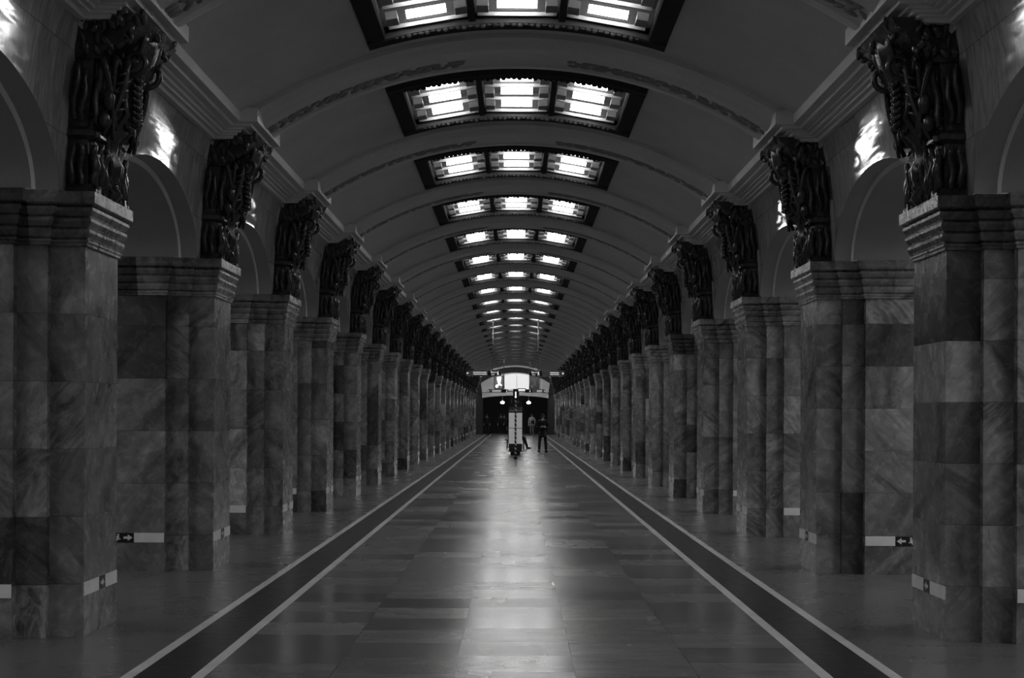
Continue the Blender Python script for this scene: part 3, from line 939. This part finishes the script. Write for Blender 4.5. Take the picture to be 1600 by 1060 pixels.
# ------------------------------------------------------------------ people
def skin(name, joints, edges, mat, parent, root=0, lvl=2):
    me = bpy.data.meshes.new(name)
    me.from_pydata([j[:3] for j in joints], edges, [])
    me.materials.append(mat)
    o = bpy.data.objects.new(name, me); scene.collection.objects.link(o); o.parent = parent
    o.modifiers.new('Skin', 'SKIN')
    if not me.skin_vertices: return o
    for i, j in enumerate(joints):
        sv = me.skin_vertices[0].data[i]
        r = j[3]; sv.radius = r if isinstance(r, tuple) else (r, r); sv.use_root = (i == root)
    m = o.modifiers.new('Subdivision', 'SUBSURF'); m.levels = lvl; m.render_levels = lvl
    o.modifiers['Skin'].use_smooth_shade = True
    return o
SK = plain('skin', .5, .5); HAIR = plain('dark_hair', .02, .5); SHOE = plain('matt_black_leather', .012, .9, spec=.1)
def head_parts(root, c, fwd=-1, hair=HAIR, nod=0):
    cx, cy, cz = c
    q = MB(); q.ball((cx, cy - fwd * .018, cz + .03), .083, .095, .105, 14, 10); q.build('hair', hair, root)
    q = MB()
    for sg in (-1, 1): q.ball((cx + sg * .03, cy + fwd * .094, cz + .005), .011, .007, .006, 8, 5)
    q.ball((cx, cy + fwd * .098, cz - .055), .022, .006, .005, 8, 5)
    q.build('eyes_and_mouth', M['black'], root)
    q = MB(); q.ball((cx, cy + fwd * .104, cz - .022), .011, .018, .020, 8, 6)
    for sg in (-1, 1): q.ball((cx + sg * .078, cy, cz - .005), .009, .018, .028, 8, 6)
    q.build('nose_and_ears', SK, root)
def standing(loc, rz, H, coat, legs, lab, coat_len=.62, fold=True, stance=.11, light_legs=None, cat='person'):
    """coat_len: how far above the ground the coat ends"""
    k = H / 1.72
    root = empty('person', loc, rz); root.scale = (k, k, k)
    J = [(0, 0, .95, .10), (0, 0, 1.15, .11), (0, 0, 1.36, .12), (0, 0, 1.47, .05), (0, -.012, 1.53, .052), (0, -.02, 1.60, (.072, .085)), (0, -.015, 1.69, .06)]
    E = [(0, 1), (1, 2), (2, 3), (3, 4), (4, 5), (5, 6)]
    for sg in (-1, 1):
        b0 = len(J)
        J += [(sg * .09, 0, .88, .085), (sg * (stance), -.01, .49, .055), (sg * (stance + .02), .02, .09, .04), (sg * (stance + .03), -.11, .04, .022)]
        E += [(0, b0), (b0, b0 + 1), (b0 + 1, b0 + 2), (b0 + 2, b0 + 3)]
        b1 = len(J)
        if fold: el, wr, pa = (sg * .25, -.02, 1.10), (sg * .11, -.25, 1.12), (sg * .06, -.29, 1.14)
        else: el, wr, pa = (sg * .25, .02, 1.13), (sg * .26, -.06, .88), (sg * .26, -.08, .80)
        J += [(sg * .18, 0, 1.40, .055), (*el, .042), (*wr, .028), (*pa, .030)]
        E += [(2, b1), (b1, b1 + 1), (b1 + 1, b1 + 2), (b1 + 2, b1 + 3)]
        d = Vector(pa) - Vector(wr); d.normalize()
        side = Vector((0, 0, 1)) if fold else Vector((0, 1, 0))
        for f_ in range(4):
            b2 = len(J); off = side * (.026 - .0175 * f_); L = (.068, .078, .074, .058)[f_]
            inn = Vector((-sg * .012, 0, 0))
            p1 = Vector(pa) + off + d * .03; p2 = p1 + d * L * .5 + inn; p3 = p2 + d * L * .4 + inn * 1.6
            J += [(*p1, .0095), (*p2, .0085), (*p3, .007)]
            E += [(b1 + 3, b2), (b2, b2 + 1), (b2 + 1, b2 + 2)]
        b2 = len(J); p1 = Vector(wr) + d * .03 + side * .03; p2 = p1 + side * .028 + d * .03
        J += [(*p1, .012), (*p2, .009)]; E += [(b1 + 2, b2), (b2, b2 + 1)]
    skin('body', J, E, SK, root)
    # coat with sleeves
    J = [(0, 0, .93, (.17, .12)), (0, 0, 1.14, (.16, .12)), (0, 0, 1.34, (.18, .12)), (0, 0, 1.445, (.085, .075)), (0, 0, coat_len + .02, (.215, .16)), (0, 0, coat_len - .06, (.20, .15))]
    E = [(0, 1), (1, 2), (2, 3), (0, 4), (4, 5)]
    for sg in (-1, 1):
        b1 = len(J)
        if fold: el, wr = (sg * .255, -.02, 1.10), (sg * .095, -.262, 1.125)
        else: el, wr = (sg * .255, .02, 1.13), (sg * .262, -.05, .90)
        J += [(sg * .19, 0, 1.39, .075), (*el, .062), (*wr, .045)]
        E += [(2, b1), (b1, b1 + 1), (b1 + 1, b1 + 2)]
    skin('coat', J, E, coat, root)
    for sg in (-1, 1):
        J = [(sg * .085, 0, .90, .098), (sg * stance, -.012, .49, .075), (sg * (stance + .02), .015, .12, .064), (sg * (stance + .02), .01, .045, .06)]
        skin('trouser_leg', J, [(0, 1), (1, 2), (2, 3)], legs, root)
        q = MB(); rot = Matrix.Rotation(sg * .35, 3, 'Z')
        c_ = Vector((sg * (stance + .03), -.055, .04)); q.ball(c_, .048, .145, .042, 12, 8, 0, rot); q.ball(c_ + Vector((0, .07, .03)), .045, .06, .05, 10, 6)
        q.build('shoe', SHOE, root)
    head_parts(root, (0, -.02, 1.60))
    tag(root, lab, 'person')
    return root
BL_ = plain('black_coat_cloth', .010, .8); DK = plain('dark_trouser_cloth', .016, .8); LG = plain('light_jacket_cloth', .42, .8); MG = plain('grey_trouser_cloth', .14, .8)
def at(xp, yfoot=None, Y=None):
    Y = Y or EYE * 2222 / (yfoot - 648.0)
    return ((xp - 805) * Y / 2222.0, Y, 0)
standing(at(848, Y=63.5), R(4), 1.70, BL_, DK, 'person in a long black coat with hands together, standing right of the information stand', .70, True, .135)
ph = standing(at(831, Y=ENDY - .9), R(-20), 1.70, LG, MG, 'person in a pale jacket carrying a dark bag, standing in the far exit opening', .88, False, .10)
# the bag they carry
x, y, _ = at(832.5, Y=ENDY - 1.25)
root = empty('shoulder_bag', (x, y, .92))
q = MB(); rings = []
for z, w, d in ((0, .11, .05), (.04, .15, .07), (.25, .15, .07), (.32, .12, .05)):
    rings.append([(w * math.cos(t * PI / 8), d * math.sin(t * PI / 8), z) for t in range(16)])
q.loft(rings, 0, True); q.build('bag_body', M['black'], root)
q = MB(); q.tube([(-.12, 0, .30), (-.10, .03, .42), (.02, .10, .56), (.10, .04, .42), (.12, 0, .30)], .012, 8); q.build('strap', M['black'], root)
tag(root, 'dark bag in front of the person in the pale jacket', 'bag')
standing(at(760.5, Y=ENDY + 2.4), R(10), 1.68, BL_, DK, 'person in dark clothes at the left edge of the far exit opening', .85, False)
standing(at(782.5, Y=ENDY + 3.2), R(0), 1.70, BL_, DK, 'person in dark clothes in the vestibule, left one of two close together', .85, False)
standing(at(787.8, Y=ENDY + 3.9), R(-8), 1.66, BL_, DK, 'person in dark clothes in the vestibule, right one of two close together', .85, False)
standing(at(798.5, Y=86), R(170), 1.72, BL_, DK, 'person in dark clothes standing mostly hidden behind the information stand', .75, False)

# bench behind the stand with the seated person whose leg shows
BY = 69.0
bx = at(812, Y=BY)[0]
root = empty('bench', (bx - .1, BY + .3, 0))
q = MB()
for k in range(5): q.box(-.62, .42, -.18 + .085 * k, -.115 + .085 * k, .42, .455)
q.build('seat', plain('brown_bench_wood', .06, .5), root)
for x in (-.5, .30):
    q = MB(); q.box(x - .03, x + .03, -.17, -.11, 0, .42); q.box(x - .03, x + .03, .15, .21, 0, .42); q.box(x - .03, x + .03, -.17, .21, .38, .42)
    q.build('leg', M['black'], root)
tag(root, 'low bench hidden behind the information stand', 'bench')
root = empty('person', (bx - .02, BY + .35, 0), 0)
J = [(0, 0, .55, .11), (0, .02, .75, .11), (0, 0, .96, .12), (0, -.02, 1.07, .05), (0, -.03, 1.13, .052), (0, -.05, 1.20, (.072, .085)), (0, -.04, 1.29, .06)]
E = [(i, i + 1) for i in range(6)]
for sg, kx, fx, fy in ((1, .24, .43, -.42), (-1, -.10, -.13, -.36)):
    b0 = len(J)
    J += [(sg * .10, -.02, .55, .09), (kx, -.42, .53, .06), (fx - .05, fy, .09, .04), (fx + .03 * sg, fy - .05, .045, .022)]
    E += [(0, b0), (b0, b0 + 1), (b0 + 1, b0 + 2), (b0 + 2, b0 + 3)]
    b1 = len(J)
    J += [(sg * .18, 0, 1.0, .055), (sg * .22, -.10, .76, .042), (sg * .12, -.30, .66, .03), (sg * .08, -.36, .64, .03)]
    E += [(2, b1), (b1, b1 + 1), (b1 + 1, b1 + 2), (b1 + 2, b1 + 3)]
    for f_ in range(4):
        b2 = len(J); J += [(sg * (.10 - .02 * f_), -.41, .64, .009), (sg * (.10 - .02 * f_), -.45, .62, .008)]; E += [(b1 + 3, b2), (b2, b2 + 1)]
    b2 = len(J); J += [(sg * .05, -.34, .67, .011), (sg * .04, -.37, .68, .009)]; E += [(b1 + 2, b2), (b2, b2 + 1)]
skin('body', J, E, SK, root)
J2 = [(0, 0, .56, (.17, .13)), (0, .02, .76, (.15, .12)), (0, 0, .95, (.17, .12)), (0, -.01, 1.05, (.08, .07))]
E2 = [(0, 1), (1, 2), (2, 3)]
for sg in (-1, 1):
    b1 = len(J2); J2 += [(sg * .185, 0, 1.0, .072), (sg * .225, -.10, .76, .06), (sg * .13, -.28, .67, .045)]; E2 += [(2, b1), (b1, b1 + 1), (b1 + 1, b1 + 2)]
skin('coat', J2, E2, BL_, root)
for sg, kx, fx, fy in ((1, .24, .43, -.42), (-1, -.10, -.13, -.36)):
    skin('trouser_leg', [(sg * .09, 0, .55, .10), (kx, -.42, .54, .08), (fx - .05 * (sg > 0), fy, .12, .062), (fx - .03 * (sg > 0), fy, .05, .058)], [(0, 1), (1, 2), (2, 3)], BL_, root)
    q = MB(); q.ball((fx + .03 * sg, fy - .04, .045), .13 if sg > 0 else .06, .07 if sg > 0 else .13, .042, 12, 8); q.build('shoe', SHOE, root)
head_parts(root, (0, -.05, 1.20))
tag(root, 'seated person behind the information stand, only a dark trouser leg and shoe showing', 'person')
